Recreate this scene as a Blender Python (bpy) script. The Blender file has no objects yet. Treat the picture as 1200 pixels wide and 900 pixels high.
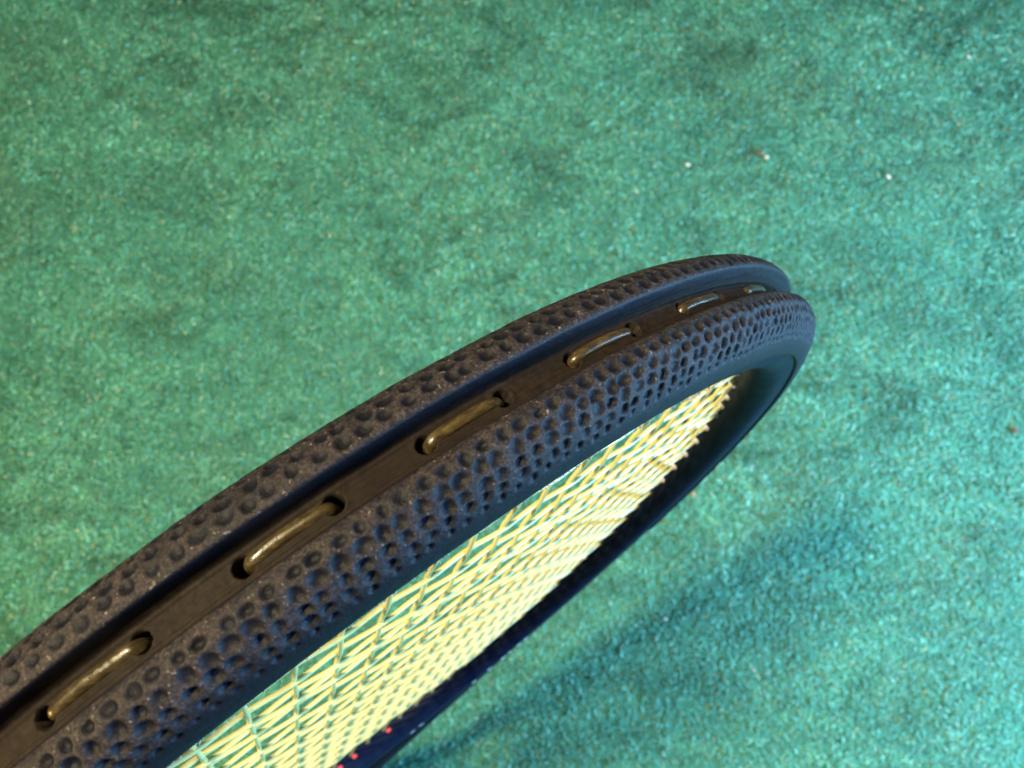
import bpy, math, random
import numpy as np
from mathutils import Matrix, Vector, Euler

random.seed(7)
rng = np.random.default_rng(11)
scene = bpy.context.scene
col = scene.collection

# ------------------------------------------------------------------ camera
FPX = 853.2                                   # focal length in pixels of a 1200 px wide frame
TILT = Euler((math.radians(9.0), math.radians(3.0), 0.0), 'XYZ')
RC = TILT.to_matrix()                         # camera axes -> world axes (looking down at the carpet)
# racket axes (across, along, normal) expressed in camera axes (x right, y down, z forward), millimetres
RMOD = np.array([[0.76309238, 0.2337306, 0.60254462],
                 [-0.41544884, -0.53676622, 0.73435978],
                 [0.49506795, -0.81071082, -0.31249911]])
TMOD = np.array([-31.808, 79.751, 198.989])
BUTT_V = -535.0
RCN = np.array(RC)
FLIP = np.diag([1.0, -1.0, -1.0])
RW = RCN @ FLIP @ RMOD                        # racket axes -> world
butt_rel = RCN @ FLIP @ (RMOD @ np.array([0, BUTT_V, 0]) + TMOD) / 1000.0
low = min((RW @ np.array([17.5 * math.cos(a), 0, 15.5 * math.sin(a)]))[2] for a in np.linspace(0, 6.28, 60)) / 1000.0
CAM_Z = -(butt_rel[2] + low) + 0.004          # the butt of the grip stands on the carpet
CAM = np.array([0.0, 0.0, CAM_Z])
BASE = CAM + butt_rel

cam_data = bpy.data.cameras.new('camera')
cam = bpy.data.objects.new('camera', cam_data)
col.objects.link(cam)
cam.location = CAM
cam.rotation_euler = TILT
cam_data.sensor_width = 36.0
cam_data.lens = FPX / 1200.0 * 36.0
cam_data.clip_start = 0.005
cam_data.clip_end = 50.0
cam_data.dof.use_dof = True
cam_data.dof.focus_distance = 0.088
cam_data.dof.aperture_fstop = cam_data.lens / 0.62
scene.camera = cam

# ------------------------------------------------------------------ world and lamps
world = bpy.data.worlds.new('World')
scene.world = world
world.use_nodes = True
bg = world.node_tree.nodes['Background']
bg.inputs['Color'].default_value = (0.62, 0.78, 1.0, 1)
bg.inputs['Strength'].default_value = 0.07


def lamp(name, direction_cam, dist, size, power, color, size_y=None, target=(0, 0, 0.25), place_at=None):
    d = bpy.data.lights.new(name, 'AREA')
    d.energy = power
    d.color = color
    if size_y:
        d.shape = 'RECTANGLE'
        d.size = size
        d.size_y = size_y
    else:
        d.shape = 'DISK'
        d.size = size
    o = bpy.data.objects.new(name, d)
    v = RCN @ FLIP @ np.array(direction_cam, float)
    v /= np.linalg.norm(v)
    if place_at is not None:
        v = np.array(place_at, float) - np.array(target, float)
        v /= np.linalg.norm(v)
        o.location = place_at
    else:
        o.location = Vector(target) + Vector(v) * dist
    o.rotation_euler = (-Vector(v)).to_track_quat('-Z', 'Y').to_euler()
    col.objects.link(o)
    return o


lamp('warm_lamp', (0, 0, -1), 0, 0.11, 31, (1.0, 0.84, 0.50), place_at=(-0.38, 0.13, 1.48), target=(0, 0, 0))
lamp('window_light', (0.90, 0.10, -0.34), 0.86, 0.7, 35, (0.29, 0.62, 1.0), 0.5)
lamp('bulb_light', (-0.85, 0.42, -0.50), 1.0, 0.12, 6.5, (1.0, 0.68, 0.18))

vs = scene.view_settings
vs.view_transform = 'Standard'
vs.look = 'None'
vs.exposure = -0.12
vs.gamma = 1.0
scene.cycles.use_denoising = True
scene.cycles.max_bounces = 8


# ------------------------------------------------------------------ helpers
def mesh_obj(name, verts, faces, mat, parent=None, smooth=True, attrs=None):
    me = bpy.data.meshes.new(name)
    verts = np.asarray(verts, np.float32)
    faces = np.asarray(faces, np.int32)
    me.vertices.add(len(verts))
    me.vertices.foreach_set('co', verts.ravel())
    k = faces.shape[1]
    me.loops.add(faces.size)
    me.loops.foreach_set('vertex_index', faces.ravel())
    me.polygons.add(len(faces))
    me.polygons.foreach_set('loop_start', np.arange(0, faces.size, k, dtype=np.int32))
    me.polygons.foreach_set('loop_total', np.full(len(faces), k, np.int32))
    me.polygons.foreach_set('use_smooth', np.full(len(faces), smooth, bool))
    for nm, arr in (attrs or {}).items():
        at = me.attributes.new(nm, 'FLOAT', 'POINT')
        at.data.foreach_set('value', np.asarray(arr, np.float32))
    me.update(calc_edges=True)
    me.materials.append(mat)
    o = bpy.data.objects.new(name, me)
    col.objects.link(o)
    if parent is not None:
        o.parent = parent
    return o


def grid_faces(n, m, close_n=False, close_m=False, flip=False):
    i = np.arange(n if close_n else n - 1)
    j = np.arange(m if close_m else m - 1)
    I, J = np.meshgrid(i, j, indexing='ij')
    I = I.ravel(); J = J.ravel()
    I2 = (I + 1) % n; J2 = (J + 1) % m
    f = np.stack([I * m + J, I2 * m + J, I2 * m + J2, I * m + J2], 1)
    return f[:, ::-1] if flip else f


def catmull(pts, n_per=10, closed=False):
    P = np.asarray(pts, float)
    N = len(P)
    out = []
    rngs = range(N if closed else N - 1)
    for i in rngs:
        if closed:
            p0, p1, p2, p3 = P[(i - 1) % N], P[i], P[(i + 1) % N], P[(i + 2) % N]
        else:
            p1, p2 = P[i], P[i + 1]
            p0 = P[i - 1] if i > 0 else 2 * p1 - p2
            p3 = P[i + 2] if i + 2 < N else 2 * p2 - p1
        t = np.linspace(0, 1, n_per, endpoint=False)[:, None]
        out.append(0.5 * ((2 * p1) + (-p0 + p2) * t + (2 * p0 - 5 * p1 + 4 * p2 - p3) * t ** 2 + (-p0 + 3 * p1 - 3 * p2 + p3) * t ** 3))
    if not closed:
        out.append(P[-1:])
    return np.concatenate(out)


def resample(P, step=None, n=None):
    d = np.concatenate([[0], np.cumsum(np.linalg.norm(np.diff(P, axis=0), axis=1))])
    if n is None:
        n = int(round(d[-1] / step)) + 1
    t = np.linspace(0, d[-1], n)
    return np.stack([np.interp(t, d, P[:, k]) for k in range(P.shape[1])], 1), t


def tube(path, rad, n=8, cap=True):
    path = np.asarray(path, float)
    T = np.gradient(path, axis=0)
    T /= np.linalg.norm(T, axis=1)[:, None] + 1e-12
    ref = np.array([0.0, 0, 1.0])
    if abs(T[:, 2]).max() > 0.97:
        ref = np.array([0.31, 0.2, 0.93]); ref /= np.linalg.norm(ref)
    A = np.cross(T, ref); A /= np.linalg.norm(A, axis=1)[:, None] + 1e-12
    B = np.cross(A, T)
    th = np.linspace(0, 2 * np.pi, n, endpoint=False)
    r = np.broadcast_to(np.asarray(rad, float), (len(path),))[:, None, None]
    V = path[:, None] + r * (np.cos(th)[None, :, None] * A[:, None] + np.sin(th)[None, :, None] * B[:, None])
    return V.reshape(-1, 3), grid_faces(len(path), n, close_m=True)


def nodes(name):
    m = bpy.data.materials.new(name)
    m.use_nodes = True
    nt = m.node_tree
    return m, nt, nt.nodes, nt.links, nt.nodes['Principled BSDF']


def mixrgb(nt, a, b, fac=None, blend='MIX'):
    n = nt.nodes.new('ShaderNodeMix')
    n.data_type = 'RGBA'
    n.blend_type = blend
    for sock, v in ((n.inputs[6], a), (n.inputs[7], b)):
        if isinstance(v, tuple):
            sock.default_value = (*v, 1)
        else:
            nt.links.new(v, sock)
    if fac is not None:
        if isinstance(fac, float):
            n.inputs[0].default_value = fac
        else:
            nt.links.new(fac, n.inputs[0])
    return n.outputs[2]


def noise(nt, scale, detail=4, rough=0.6, vec=None, dist=0.0):
    n = nt.nodes.new('ShaderNodeTexNoise')
    n.inputs['Scale'].default_value = scale
    n.inputs['Detail'].default_value = detail
    n.inputs['Roughness'].default_value = rough
    n.inputs['Distortion'].default_value = dist
    if vec is not None:
        nt.links.new(vec, n.inputs['Vector'])
    return n.outputs['Fac']


def ramp(nt, fac, stops):
    n = nt.nodes.new('ShaderNodeValToRGB')
    cr = n.color_ramp
    while len(cr.elements) < len(stops):
        cr.elements.new(0.5)
    for e, (p, c) in zip(cr.elements, stops):
        e.position = p
        e.color = (*c, 1) if len(c) == 3 else c
    nt.links.new(fac, n.inputs[0])
    return n.outputs[0]


def objco(nt, scale=None):
    tc = nt.nodes.new('ShaderNodeTexCoord')
    if scale is None:
        return tc.outputs['Object']
    mp = nt.nodes.new('ShaderNodeMapping')
    mp.inputs['Scale'].default_value = scale
    nt.links.new(tc.outputs['Object'], mp.inputs['Vector'])
    return mp.outputs[0]


def bump(nt, height, strength, dist, bsdf):
    b = nt.nodes.new('ShaderNodeBump')
    b.inputs['Strength'].default_value = strength
    b.inputs['Distance'].default_value = dist
    nt.links.new(height, b.inputs['Height'])
    nt.links.new(b.outputs[0], bsdf.inputs['Normal'])


def math_node(nt, op, a, b=None):
    n = nt.nodes.new('ShaderNodeMath')
    n.operation = op
    for s, v in ((n.inputs[0], a), (n.inputs[1], b)):
        if v is None:
            continue
        if isinstance(v, (int, float)):
            s.default_value = v
        else:
            nt.links.new(v, s)
    return n.outputs[0]


BLK, WHT = (0, 0, 0), (1, 1, 1)

# ------------------------------------------------------------------ materials
# bumper guard: dark rubbery plastic, its raised skin scuffed pale and dusty
m_bump, nt, N, L, P = nodes('worn_bumper_plastic')
co = objco(nt)
at = N.new('ShaderNodeAttribute'); at.attribute_name = 'wear'
n1 = noise(nt, 900, 5, 0.7, co)
n2 = noise(nt, 130, 4, 0.6, co)
n3 = noise(nt, 3200, 3, 0.7, co)
w = math_node(nt, 'MULTIPLY', at.outputs['Fac'], ramp(nt, n1, [(0.32, (0.25,) * 3), (0.62, WHT)]))
w = math_node(nt, 'MULTIPLY', w, ramp(nt, n2, [(0.3, (0.45,) * 3), (0.65, WHT)]))
skin = ramp(nt, n3, [(0.3, (0.0035, 0.004, 0.008)), (0.7, (0.009, 0.009, 0.015))])
dust = ramp(nt, n3, [(0.30, (0.011, 0.009, 0.010)), (0.5, (0.034, 0.027, 0.029)), (0.72, (0.098, 0.076, 0.078))])
spk = noise(nt, 2300, 2, 0.5, co)
dust = mixrgb(nt, dust, (0.34, 0.29, 0.28), ramp(nt, spk, [(0.66, BLK), (0.74, (0.8,) * 3)]))
L.new(mixrgb(nt, skin, dust, w), P.inputs['Base Color'])
rr = ramp(nt, w, [(0.0, (0.52,) * 3), (0.8, (0.68,) * 3)])
L.new(rr, P.inputs['Roughness'])
P.inputs['Specular IOR Level'].default_value = 0.16
bump(nt, math_node(nt, 'ADD', math_node(nt, 'MULTIPLY', n1, 1.0), math_node(nt, 'MULTIPLY', n3, 0.8)), 0.7, 0.00016, P)

# glossy navy black lacquer
m_paint, nt, N, L, P = nodes('navy_black_lacquer')
co = objco(nt)
n1 = noise(nt, 160, 4, 0.6, co)
n2 = noise(nt, 2600, 2, 0.6, co)
L.new(ramp(nt, n1, [(0.3, (0.004, 0.006, 0.018)), (0.7, (0.008, 0.012, 0.030))]), P.inputs['Base Color'])
L.new(ramp(nt, n1, [(0.3, (0.36,) * 3), (0.75, (0.52,) * 3)]), P.inputs['Roughness'])
P.inputs['Specular IOR Level'].default_value = 0.05
bump(nt, n2, 0.18, 0.00008, P)

# grommet strip: brown grey nylon, drawn lengthwise
m_strip, nt, N, L, P = nodes('dusty_brown_nylon')
co = objco(nt)
n1 = noise(nt, 1100, 5, 0.7, co)
n2 = noise(nt, 90, 3, 0.6, co)
c1 = ramp(nt, n1, [(0.3, (0.0085, 0.0064, 0.0058)), (0.7, (0.025, 0.0185, 0.0158))])
L.new(mixrgb(nt, c1, (0.012, 0.009, 0.008), ramp(nt, n2, [(0.45, BLK), (0.7, (0.7,) * 3)])), P.inputs['Base Color'])
P.inputs['Roughness'].default_value = 0.62
P.inputs['Specular IOR Level'].default_value = 0.06
bump(nt, n1, 0.5, 0.00012, P)

# string: pale golden synthetic gut, a little translucent
m_string, nt, N, L, P = nodes('golden_synthetic_gut')
co = objco(nt)
n1 = noise(nt, 240, 3, 0.6, co)
L.new(ramp(nt, n1, [(0.3, (0.60, 0.51, 0.19)), (0.7, (0.72, 0.65, 0.29))]), P.inputs['Base Color'])
P.inputs['Roughness'].default_value = 0.24
P.inputs['IOR'].default_value = 1.5
P.inputs['Transmission Weight'].default_value = 0.08
P.inputs['Subsurface Weight'].default_value = 0.0
P.inputs['Coat Weight'].default_value = 0.3
P.inputs['Coat Roughness'].default_value = 0.12

m_loop, nt, N, L, P = nodes('amber_string_loop')
co = objco(nt)
n1 = noise(nt, 1500, 5, 0.7, objco(nt, (0.35, 1.0, 1.0)))
L.new(ramp(nt, n1, [(0.3, (0.020, 0.013, 0.006)), (0.5, (0.055, 0.039, 0.017)), (0.72, (0.15, 0.108, 0.046))]), P.inputs['Base Color'])
P.inputs['Roughness'].default_value = 0.3
P.inputs['Transmission Weight'].default_value = 0.25
P.inputs['IOR'].default_value = 1.5
P.inputs['Coat Weight'].default_value = 0.25
P.inputs['Coat Roughness'].default_value = 0.1
bump(nt, n1, 0.55, 0.00018, P)


def plain(name, c, rough=0.5, var=0.25, scale=400):
    m, nt, N, L, P = nodes(name)
    n1 = noise(nt, scale, 4, 0.6, objco(nt))
    a = tuple(x * (1 - var) for x in c)
    b = tuple(min(1, x * (1 + var)) for x in c)
    L.new(ramp(nt, n1, [(0.3, a), (0.7, b)]), P.inputs['Base Color'])
    P.inputs['Roughness'].default_value = rough
    return m


m_grommet = plain('lilac_white_nylon', (0.42, 0.40, 0.55), 0.4)
m_red = plain('red_print', (0.75, 0.06, 0.05), 0.4)
m_grey = plain('pale_grey_print', (0.66, 0.62, 0.62), 0.5)
m_grip = plain('black_grip_wrap', (0.025, 0.025, 0.028), 0.7)
m_cap = plain('black_butt_plastic', (0.02, 0.02, 0.022), 0.45)
m_lint = plain('pale_lint', (0.62, 0.55, 0.48), 0.7)
m_crumb_b = plain('brown_crumb', (0.17, 0.11, 0.07), 0.7)
m_crumb_w = plain('white_chip', (0.62, 0.60, 0.52), 0.5)

# carpet
G_DARK, G_MID, G_LITE = (0.036, 0.160, 0.098), (0.076, 0.325, 0.205), (0.135, 0.440, 0.305)


def carpet_color(nt, fac):
    co = objco(nt)
    c = ramp(nt, fac, [(0.0, G_DARK), (0.30, (0.055, 0.225, 0.138)), (0.62, G_MID), (0.86, G_LITE), (0.93, (0.18, 0.49, 0.36)),
                       (0.98, (0.20, 0.24, 0.12))])
    stain = noise(nt, 7.5, 5, 0.62, co, 0.6)
    c = mixrgb(nt, c, (0.110, 0.200, 0.095), math_node(nt, 'MULTIPLY', ramp(nt, stain, [(0.50, BLK), (0.78, WHT)]), 0.5))
    patch = noise(nt, 13, 6, 0.68, objco(nt, (0.75, 1.35, 1.0)), 0.9)
    c = mixrgb(nt, c, ramp(nt, patch, [(0.34, (0.45, 0.53, 0.50)), (0.50, (0.95,) * 3), (0.66, (1.3, 1.22, 1.18))]), 0.9, 'MULTIPLY')
    blot = noise(nt, 60, 5, 0.7, co, 0.5)
    c = mixrgb(nt, c, ramp(nt, blot, [(0.30, (0.45, 0.50, 0.48)), (0.50, (0.95,) * 3), (0.72, (1.25, 1.22, 1.2))]), 0.8, 'MULTIPLY')
    wash = noise(nt, 3.2, 4, 0.6, co)
    return mixrgb(nt, c, (0.050, 0.262, 0.180), math_node(nt, 'MULTIPLY', ramp(nt, wash, [(0.42, BLK), (0.68, WHT)]), 0.45))


m_carpet, nt, N, L, P = nodes('green_carpet_felt')
co = objco(nt)
n1 = noise(nt, 420, 5, 0.75, co, 0.8)
L.new(carpet_color(nt, ramp(nt, n1, [(0.28, BLK), (0.74, (0.9,) * 3)])), P.inputs['Base Color'])
P.inputs['Roughness'].default_value = 0.85
bump(nt, n1, 0.9, 0.003, P)

m_pile, nt, N, L, P = nodes('green_carpet_fibre')
geo = N.new('ShaderNodeNewGeometry')
L.new(carpet_color(nt, geo.outputs['Random Per Island']), P.inputs['Base Color'])
L.new(ramp(nt, geo.outputs['Random Per Island'], [(0.0, (0.6,) * 3), (0.75, (0.5,) * 3), (0.95, (0.30,) * 3)]), P.inputs['Roughness'])
P.inputs['Specular IOR Level'].default_value = 0.45


def tag(o, label=None, cat=None, kind=None, group=None):
    for k, v in (('label', label), ('category', cat), ('kind', kind), ('group', group)):
        if v:
            o[k] = v
    return o


# ------------------------------------------------------------------ carpet sheet and pile
def value_noise(x, y, cell, seed):
    r = np.random.default_rng(seed).random((64, 64))
    gx, gy = x / cell, y / cell
    i, j = np.floor(gx).astype(int), np.floor(gy).astype(int)
    fx, fy = gx - i, gy - j
    fx = fx * fx * (3 - 2 * fx); fy = fy * fy * (3 - 2 * fy)
    i %= 64; j %= 64
    i2, j2 = (i + 1) % 64, (j + 1) % 64
    return (r[i, j] * (1 - fx) * (1 - fy) + r[i2, j] * fx * (1 - fy) + r[i, j2] * (1 - fx) * fy + r[i2, j2] * fx * fy)


def ground_z(x, y):
    return (value_noise(x + 5, y + 5, 0.11, 1) - 0.5) * 0.004 + (value_noise(x + 9, y + 3, 0.035, 2) - 0.5) * 0.0022


gx = np.concatenate([np.linspace(-6, -1.0, 8)[:-1], np.linspace(-1.0, 1.0, 220), np.linspace(1.0, 6, 8)[1:]])
X, Y = np.meshgrid(gx, gx, indexing='ij')
Z = ground_z(X, Y)
tag(mesh_obj('carpet', np.stack([X, Y, Z], 2).reshape(-1, 3), grid_faces(len(gx), len(gx)), m_carpet),
    'mottled green felt carpet covering the whole ground', kind='structure')

NF = 330000
fx = rng.uniform(-0.80, 0.80, NF); fy = rng.uniform(-0.62, 0.68, NF) + 0.10
fa = rng.uniform(0, 2 * np.pi, NF)
fl = rng.uniform(0.0025, 0.0065, NF)
fw = rng.uniform(0.00035, 0.00075, NF)
rise = rng.uniform(0.0004, 0.0030, NF)
bend = rng.normal(0, 0.7, NF)
roll = rng.normal(0, 0.5, NF)
Vs = []
zc = ground_z(fx, fy)
px, py = fx.copy(), fy.copy()
for k, (t, h) in enumerate(((0, 0.0), (0.5, 1.0), (1.0, 0.55))):
    if k:
        ang = fa + bend * (t - 0.5)
        px = px + np.cos(ang) * fl * 0.5
        py = py + np.sin(ang) * fl * 0.5
    pz = zc + rise * h + 0.0002
    ang = fa + bend * (t - 0.5)
    nx, ny = -np.sin(ang) * fw, np.cos(ang) * fw
    dz = roll * fw
    Vs.append(np.stack([px - nx, py - ny, pz - dz], 1))
    Vs.append(np.stack([px + nx, py + ny, pz + dz], 1))
V = np.stack(Vs, 1).reshape(-1, 3)
b = (np.arange(NF) * 6)[:, None]
F = np.concatenate([b + np.array([[0, 2, 3, 1]]), b + np.array([[2, 4, 5, 3]])], 0)
tag(mesh_obj('carpet_pile', V, F, m_pile), 'short matted green fibres of the carpet', 'carpet', kind='stuff')

# ------------------------------------------------------------------ racket: hoop curve
HA, HB, HB2, HN = 120.257, 150.176, 160.0, 2.0266
th = np.linspace(np.pi / 2, np.pi / 2 - 2 * np.pi, 12001)
c_, s_ = np.cos(th), np.sin(th)
hu = HA * np.sign(c_) * abs(c_) ** (2 / HN)
hv = np.where(s_ >= 0, HB, HB2) * np.sign(s_) * abs(s_) ** (2 / HN)
HP = np.stack([hu, hv], 1)
HS = np.concatenate([[0], np.cumsum(np.linalg.norm(np.diff(HP, axis=0), axis=1))])
HTOT = HS[-1]


def hoop_at(s):
    s = np.asarray(s, float) % HTOT
    p = np.stack([np.interp(s, HS, HP[:, 0]), np.interp(s, HS, HP[:, 1])], -1)
    q = (s + 1.2) % HTOT; o = (s - 1.2) % HTOT
    d = np.stack([np.interp(q, HS, HP[:, 0]) - np.interp(o, HS, HP[:, 0]), np.interp(q, HS, HP[:, 1]) - np.interp(o, HS, HP[:, 1])], -1)
    d /= np.linalg.norm(d, axis=-1, keepdims=True)
    return p, np.stack([-d[..., 1], d[..., 0]], -1), d


def loc(u, v, w_):
    return np.stack(np.broadcast_arrays(np.asarray(u, float), np.asarray(v, float) - BUTT_V, np.asarray(w_, float)), -1) / 1000.0


def place(s, r, w_):
    p, n, d = hoop_at(s)
    return loc(p[..., 0] + n[..., 0] * r, p[..., 1] + n[..., 1] * r, w_)


racket = bpy.data.objects.new('tennis_racket', None)
racket.empty_display_size = 0.05
col.objects.link(racket)
tag(racket, 'tennis racket with worn dimpled black bumper and pale yellow strings, tip up', 'tennis racket')
M4 = Matrix(RW.tolist()).to_4x4()
M4.translation = Vector(BASE)
racket.matrix_world = M4

# ---- frame: the lacquered hollow beam with its deep string channel
half = [(-4.6, 0.0), (-4.6, 1.5), (-0.6, 1.75), (1.0, 2.35), (1.55, 3.2), (1.45, 4.4), (0.8, 5.6), (-0.2, 6.6), (-1.5, 7.4), (-3.2, 8.0),
        (-5.4, 8.35), (-8.0, 8.25), (-10.0, 7.75), (-11.5, 6.5), (-12.6, 4.6), (-13.15, 2.3), (-13.3, 0.0)]
prof = half + [(r, -w_) for r, w_ in half[-2:0:-1]]
pc = catmull(prof, 6, closed=True)
ns = 1000
ss = np.linspace(0, HTOT, ns, endpoint=False)
S2 = np.repeat(ss[:, None], len(pc), 1)
V = place(S2, np.repeat(pc[None, :, 0], ns, 0), np.repeat(pc[None, :, 1], ns, 0)).reshape(-1, 3)
frame = mesh_obj('frame', V, grid_faces(ns, len(pc), True, True, flip=True), m_paint, racket)

# ---- bumper guard: two dimpled bands either side of the channel
profA = [(-0.2, 1.72), (1.2, 1.95), (1.75, 2.2), (2.15, 2.9), (2.25, 3.9), (1.85, 5.1), (1.1, 6.15), (0.0, 7.1), (-1.4, 7.9), (-3.1, 8.5), (-4.6, 8.78),
         (-5.7, 8.86), (-6.0, 8.7), (-6.05, 8.2)]
profB = [(-0.2, -1.72), (1.6, -1.98), (2.65, -2.14), (2.97, -2.40), (3.06, -3.1), (2.85, -4.3), (2.2, -5.4), (1.3, -6.35), (0.1, -7.2), (-1.4, -7.95), (-3.1, -8.5), (-4.6, -8.78),
         (-5.7, -8.86), (-6.0, -8.7), (-6.05, -8.2)]
S0, S1 = -190.0, 245.0


def band(prof_, rows, name, seed, flip, wall, jit):
    r = np.random.default_rng(seed)
    pp, t = resample(catmull(prof_, 12), step=0.19)
    dd = np.gradient(pp, axis=0); dd /= np.linalg.norm(dd, axis=1)[:, None]
    nn = np.stack([-dd[:, 1], dd[:, 0]], 1)
    if (nn[:, 0].sum() < 0):
        nn = -nn
    s = np.arange(S0, S1, 0.19)
    disp = np.zeros((len(s), len(t)))
    # slow waviness of a moulded part that has been bashed about
    SS, TT = np.meshgrid(s, t, indexing='ij')
    disp += (value_noise(SS + 500, TT + 50, 6.0, seed + 1) - 0.5) * 0.14 + (value_noise(SS + 500, TT + 50, 1.3, seed + 2) - 0.5) * 0.07
    wear = np.ones_like(disp)
    for i, (tr, rad, dep, pitch) in enumerate(rows):
        x = S0 + 1 + (pitch * 0.5 if i % 2 else 0)
        while x < S1 - 1:
            cx = x + r.normal(0, jit); ct = tr + r.normal(0, jit * 0.8)
            R = rad * r.uniform(0.84, 1.12); D = 1.35 * dep * r.uniform(0.65, 1.25)
            x += pitch * r.uniform(0.93, 1.07)
            i0, i1 = np.searchsorted(s, (cx - R * 1.5, cx + R * 1.5))
            j0, j1 = np.searchsorted(t, (ct - R * 1.5, ct + R * 1.5))
            if i1 <= i0 or j1 <= j0:
                continue
            el = r.uniform(-0.12, 0.12)
            q = np.sqrt((((s[i0:i1] - cx) / R)[:, None] * (1 + el)) ** 2 + (((t[j0:j1] - ct) / R)[None] * (1 - el)) ** 2)
            pit = np.where(q < 1, -D * (1 - q ** 2.0), 0) + np.where(q < 1.35, 0.012 * np.exp(-((q - 1.1) / 0.14) ** 2), 0)
            disp[i0:i1, j0:j1] = np.where(q < 1.35, np.minimum(disp[i0:i1, j0:j1] + 0.05, pit + disp[i0:i1, j0:j1] * 0.5 * (q < 1) + disp[i0:i1, j0:j1] * (q >= 1)), disp[i0:i1, j0:j1])
            wear[i0:i1, j0:j1] = np.minimum(wear[i0:i1, j0:j1], np.clip((q - 0.72) / 0.34, 0, 1))
    # the channel wall and the flank edge keep their moulded skin
    fade = np.clip((t - wall) / 0.35, 0, 1) * np.clip((t[-1] - 4.4 - t) / 3.2, 0.0, 1)
    disp *= np.clip((t - 1.2) / 0.8, 0, 1) * np.clip((t[-1] - 0.6 - t) / 0.4, 0, 1)
    wear *= fade[None]
    ends = np.clip(np.minimum(s - S0, S1 - s) / 2.0, 0, 1)[:, None]
    disp = disp * ends - (1 - ends) ** 2 * 0.5
    V = place(SS, pp[None, :, 0] + nn[None, :, 0] * disp, pp[None, :, 1] + nn[None, :, 1] * disp).reshape(-1, 3)
    return mesh_obj(name, V, grid_faces(len(s), len(t), flip=flip), m_bump, racket, attrs={'wear': wear.ravel()})


rowsA = [(3.75, 0.80, 0.36, 2.2), (5.45, 0.86, 0.42, 2.2), (7.15, 0.82, 0.42, 2.18), (8.75, 0.76, 0.38, 2.15), (10.15, 0.56, 0.26, 2.12)]
rowsB = [(4.65, 0.86, 0.27, 2.35), (6.45, 0.90, 0.32, 2.3), (8.4, 0.80, 0.42, 2.2), (10.0, 0.72, 0.36, 2.15), (11.4, 0.58, 0.26, 2.1)]
tag(band(profA, rowsA, 'bumper_guard', 21, True, 1.9, 0.15), 'scuffed dimpled bumper band facing the strings in view')
tag(band(profB, rowsB, 'bumper_guard', 33, False, 3.0, 0.22), 'scuffed dimpled bumper band along the far edge of the channel')

# ---- grommet strip on the channel floor, pierced by the string holes
HOLE0, PITCH = -55.17, 10.0
hole_px = {0: -55.4, 1: -45.2, 2: -34.7, 3: -25.2, 4: -15.0, 5: -5.5, 6: 4.3, 7: 14.6, 8: 25.0, 9: 35.2, 10: 45.4}
holes = [(k, hole_px.get(k, HOLE0 + PITCH * k)) for k in range(-11, 22)]
s = np.concatenate([np.arange(S0, -80, 0.5), np.arange(-80, 90, 0.11), np.arange(90, S1, 0.5)])
wv = np.linspace(-1.86, 1.86, 36)
SS, WW = np.meshgrid(s, wv, indexing='ij')
rr_ = (value_noise(SS + 400, WW + 20, 4.0, 5) - 0.5) * 0.14 + (value_noise(SS * 0.3 + 400, WW + 20, 0.35, 6) - 0.5) * 0.015
rr_ += 0.35 * np.clip((abs(WW) - 1.45) / 0.4, 0, 1) ** 2 + 0.45 * np.clip((-WW - 0.6) / 1.25, 0, 1) ** 2 + 0.035 * np.cos(WW * 10.5) + 0.22 * np.clip((WW - 1.12) / 0.1, 0, 1)
for k, hs in holes:
    q = np.hypot(SS - hs, WW * 1.08)
    R = 0.98 * (1 + 0.05 * math.sin(k * 3.1))
    rr_ += 0.05 * np.exp(-((q - R - 0.3) / 0.25) ** 2)
    f = np.clip((R + 0.06 - q) / 0.12, 0, 1)
    rr_ = rr_ * (1 - f) - 3.6 * f
gfaces = grid_faces(len(s), len(wv), flip=True)
gfaces = gfaces[rr_.ravel()[gfaces].max(1) > -3.3]
mesh_obj('grommet_strip', place(SS, rr_, WW).reshape(-1, 3), gfaces, m_strip, racket)

# ---- string loops lying in the channel
hd = dict(holes)
for k in range(-10, 20, 2):
    a, b_ = hd[k], hd[k + 1]
    L_ = b_ - a
    key = np.array([(a + 0.38, -3.4, 0), (a + 0.46, -1.3, 0), (a + 0.85, -0.48, -0.08), (a + 1.7, -0.28, -0.16), (a + L_ * 0.36, -0.20, -0.20 + rng.normal(0, 0.06)),
                    (a + L_ * 0.64, -0.20, -0.20 + rng.normal(0, 0.06)), (b_ - 1.7, -0.28, -0.16), (b_ - 0.85, -0.48, -0.08), (b_ - 0.46, -1.3, 0), (b_ - 0.38, -3.4, 0)])
    cv = catmull(key, 6)
    path = place(cv[:, 0], cv[:, 1], cv[:, 2]) * 1000
    v_, f_ = tube(path, 0.74, 14)
    mesh_obj('string_loop', v_ / 1000, f_, m_loop, racket)

# ---- string bed: mains and crosses woven over and under
mains_u = [-46.11 + 8.24 * k for k in range(-6, 18)]
cross_v = [124.5, 113.5, 102.5, 92, 82, 72, 65, 58.5, 47.5, 37, 26.5] + [16.0 - 10.5 * k for k in range(14)]
SR, AMP = 0.50, 0.24


def inside(u=None, v=None):
    """extent of the string bed along a line of constant u or v (hoop inner face)"""
    inner = HP - 0
    p, n, _ = hoop_at(np.linspace(0, HTOT, 2400, endpoint=False))
    q = p - n * 12.6
    if u is not None:
        f = q[:, 0] - u; o = q[:, 1]
    else:
        f = q[:, 1] - v; o = q[:, 0]
    sg = np.where(np.sign(f) != np.sign(np.roll(f, -1)))[0]
    return min(o[sg]), max(o[sg])


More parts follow.
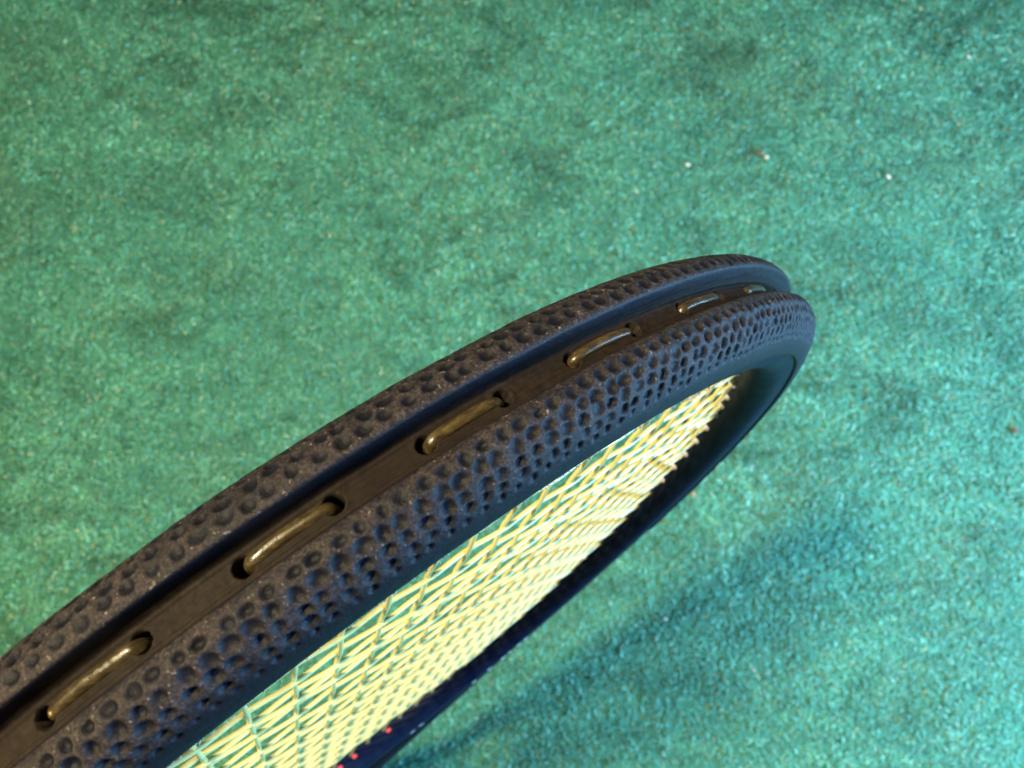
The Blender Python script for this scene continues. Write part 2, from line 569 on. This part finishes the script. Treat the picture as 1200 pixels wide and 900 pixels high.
for i, u in enumerate(mains_u):
    lo, hi = inside(u=u)
    kp = [(lo, 0.0)]
    for j, v in sorted(enumerate(cross_v), key=lambda q: q[1]):
        if lo + 3 < v < hi - 3:
            kp.append((v, AMP * 0.9 * (1 if (i + j) % 2 else -1)))
    kp.append((hi, 0.0))
    kp = np.array(kp)
    vv = np.linspace(lo, hi, int((hi - lo) / 2.0))
    t = np.interp(vv, kp[:, 0], np.arange(len(kp)))
    fr = t - np.floor(t); fi = np.clip(np.floor(t).astype(int), 0, len(kp) - 2); fr = t - fi
    sm = fr * fr * (3 - 2 * fr)
    wz = kp[fi, 1] * (1 - sm) + kp[fi + 1, 1] * sm
    jit = rng.normal(0, 0.25)
    v_, f_ = tube(np.stack([np.full_like(vv, u) + jit * np.sin((vv - lo) / (hi - lo) * np.pi), vv - BUTT_V, wz], 1), SR, 8)
    mesh_obj('main_string', v_ / 1000, f_, m_string, racket)
grom = []
for j, v in enumerate(cross_v):
    lo, hi = inside(v=v)
    kp = [(lo, 0.0)]
    for i, u in enumerate(mains_u):
        if lo + 3 < u < hi - 3:
            kp.append((u, -AMP * (1 if (i + j) % 2 else -1)))
    kp.append((hi, 0.0))
    kp = np.array(kp)
    uu = np.linspace(lo, hi, int((hi - lo) / 1.2))
    t = np.interp(uu, kp[:, 0], np.arange(len(kp)))
    fi = np.clip(np.floor(t).astype(int), 0, len(kp) - 2); fr = t - fi
    sm = fr * fr * (3 - 2 * fr)
    wz = kp[fi, 1] * (1 - sm) + kp[fi + 1, 1] * sm
    jit = rng.normal(0, 0.35)
    v_, f_ = tube(np.stack([uu, np.full_like(uu, v) + jit * np.sin((uu - lo) / (hi - lo) * np.pi) - BUTT_V, wz], 1), SR, 8)
    mesh_obj('cross_string', v_ / 1000, f_, m_string, racket)
    grom += [(lo, v, -1), (hi, v, 1)]

# ---- grommets: collars round the strings where they enter the inner face
n = 12
th8 = np.linspace(0, 2 * np.pi, n, endpoint=False)
rings = [(-0.8, 1.25), (0.9, 1.15), (1.25, 0.95), (1.25, 0.55)]
gv = np.array([(x, r * math.cos(a), r * math.sin(a)) for x, r in rings for a in th8]) / 1000
gf = grid_faces(len(rings), n, close_m=True)
g0 = None
gk = mesh_obj('grommet', gv, gf, m_cap, racket)
gk.location = loc(mains_u[0], inside(u=mains_u[0])[0], 0)
gk.rotation_euler = (0, 0, math.pi / 2)
for u, v, sgn in grom:
    if g0 is None:
        g0 = mesh_obj('grommet', gv, gf, m_grommet, racket)
        o = g0
    else:
        o = (g0 if v > 0 else gk).copy(); col.objects.link(o); o.parent = racket
    o.location = loc(u, v, 0)
    o.rotation_euler = (0, 0, math.pi if sgn > 0 else 0)
for u in mains_u:
    for k, v in enumerate(inside(u=u)):
        if u == mains_u[0] and k == 0:
            continue
        o = gk.copy(); col.objects.link(o); o.parent = racket
        o.location = loc(u, v, 0)
        o.rotation_euler = (0, 0, -math.pi / 2 if k else math.pi / 2)


# ---- printed marks on the far side of the frame
def mark(name, s, r, w_, ls, lr, mat):
    """a small raised print patch lying on the frame skin; ls along the hoop, lr across the profile"""
    t0 = np.linspace(-0.5, 0.5, 5)
    # walk the frame profile from the nearest point
    pf, tt = resample(np.concatenate([pc, pc[:1]]), step=0.1)
    i = np.argmin(np.hypot(pf[:, 0] - r, pf[:, 1] - w_))
    idx = np.clip(i + (t0 * lr / 0.1).astype(int), 0, len(pf) - 1)
    dd = np.gradient(pf, axis=0); nn = np.stack([dd[:, 1], -dd[:, 0]], 1); nn /= np.linalg.norm(nn, axis=1)[:, None]
    cen = pf.mean(0)
    if (nn * (pf - cen)).sum() < 0:
        nn = -nn
    q = pf[idx] + nn[idx] * 0.12
    st = s + t0 * ls
    wd = np.array([0.55, 0.9, 1.0, 0.9, 0.55])
    V = place(s + t0[:, None] * ls * wd[None, :], np.repeat(q[None, :, 0], 5, 0), np.repeat(q[None, :, 1], 5, 0)).reshape(-1, 3)
    return mesh_obj(name, V, grid_faces(5, 5), mat, racket)


for s_m in (420.0, 440.0, 448.5):
    mark('red_dot', s_m, -13.25, 1.6, 2.6, 1.5, m_red)
for s_m in (338.0, 343.0, 349.0, 354.0, 363.0, 373.0, 406.0, 411.0):
    mark('printed_stroke', s_m, -6.0, 8.35, 3.2, 5.0, m_grey)

# ---- throat, grip and butt cap
for sgn in (-1, 1):
    key = np.array([(sgn * 88, -108, 0), (sgn * 72, -165, 0), (sgn * 44, -232, 0), (sgn * 20, -292, 0), (sgn * 9, -335, 0), (sgn * 8, -360, 0)], float)
    pth = catmull(key, 8); pth[:, 1] -= BUTT_V
    v_, f_ = tube(pth, np.linspace(7.0, 9.0, len(pth)), 16)
    mesh_obj('throat_arm', v_ / 1000, f_, m_paint, racket)
pth = np.array([(0, v - BUTT_V, 0) for v in np.linspace(-348, -534.5, 240)], float)
rad = 15.0 + 0.55 * np.abs(np.sin(np.arange(240) * 0.235)) - 1.5 * np.clip(1 - np.arange(240) / 12, 0, 1)
v_, f_ = tube(pth, rad, 8)
grip = mesh_obj('grip', v_ / 1000, f_, m_grip, racket)
cv = np.array([(r * math.cos(a), y, r * 0.9 * math.sin(a)) for y, r in ((14, 15.9), (3, 17.3), (0.5, 16.8), (0, 15), (0.0, 0.1)) for a in np.linspace(0, 2 * np.pi, 32, endpoint=False)]) / 1000
mesh_obj('butt_cap', cv, grid_faces(5, 32, close_m=True), m_cap, grip)

# ---- lint and raised paint flakes along the bumper edge
lv, lf, off = [], [], 0
for k in range(170):
    s_c = rng.uniform(-75, 40)
    a = rng.uniform(0, 6.28)
    r0, w0 = (-10.2 + rng.normal(0, 0.6), 7.75)
    L_ = rng.uniform(0.25, 0.9)
    p0 = np.array([s_c, r0, w0])
    pts = np.array([p0 + np.array([math.cos(a) * L_ * t, math.sin(a) * L_ * t * 0.6, 0.25 * math.sin(t * 3) + 0.05]) for t in np.linspace(0, 1, 5)])
    path = place(pts[:, 0], pts[:, 1], pts[:, 2]) * 1000
    v_, f_ = tube(path, 0.045, 4)
    lv.append(v_ / 1000); lf.append(f_ + off); off += len(v_)
tag(mesh_obj('lint', np.concatenate(lv), np.concatenate(lf), m_lint, racket), kind='stuff')


# ------------------------------------------------------------------ crumbs lying on the carpet
def on_ground(px, py):
    d = RCN @ FLIP @ np.array([(px - 600) / FPX, (py - 450) / FPX, 1.0])
    t = (0.0015 - CAM[2]) / d[2]
    return CAM + d * t


def crumb(name, px, py, size, mat, label, seed, flat=0.6, stretch=1.0):
    r = np.random.default_rng(seed)
    nu, nv = 12, 8
    V = []
    for j in range(nv):
        ph = -math.pi / 2 + math.pi * j / (nv - 1)
        for i in range(nu):
            a = 2 * math.pi * i / nu
            k = 1 + r.normal(0, 0.13)
            V.append((math.cos(a) * math.cos(ph) * k * stretch, math.sin(a) * math.cos(ph) * k, math.sin(ph) * k * flat + flat * 0.8))
    V = np.array(V) * size / 2000.0
    o = mesh_obj(name, V, grid_faces(nv, nu, close_m=True), mat, None, smooth=False)
    p = on_ground(px, py)
    o.location = (p[0], p[1], p[2])
    o.rotation_euler = (0, 0, r.uniform(0, 6.28))
    tag(o, label, 'crumb', group='crumbs scattered on the carpet')
    return o


crumb('brown_crumb', 890, 180, 6.5, m_crumb_b, 'brown crumb on the carpet above the racket tip, white chip beside it', 3)
crumb('white_chip', 898, 185, 4.0, m_crumb_w, 'white chip touching the brown crumb on the carpet above the racket tip', 4)
crumb('pale_chip', 1041, 207, 3.4, m_crumb_w, 'pale pinkish chip on the carpet right of the brown crumb', 5, 0.4, 1.8)
crumb('pale_flake', 806, 193, 3.0, m_crumb_w, 'small pale flake on the carpet left of the brown crumb', 6, 0.3, 1.8)
crumb('white_speck', 1135, 67, 3.0, m_crumb_w, 'white speck near the top right corner of the carpet', 7, 0.5, 1.4)
crumb('brown_seed', 1188, 505, 5.5, m_crumb_b, 'round brown seed on the carpet at the right edge', 8, 0.7)
crumb('pale_grain', 780, 725, 3.0, m_crumb_w, 'pale grain on the carpet right of the strings, at the shadow edge', 9)
crumb('pinkish_grain', 883, 785, 3.0, plain('pinkish_grain', (0.55, 0.38, 0.33), 0.6), 'pinkish grain lying in the shadow on the carpet', 10)
crumb('tan_grain', 813, 579, 3.2, plain('tan_grain', (0.5, 0.33, 0.2), 0.6), 'tan grain on the carpet beside the dark frame edge', 12)
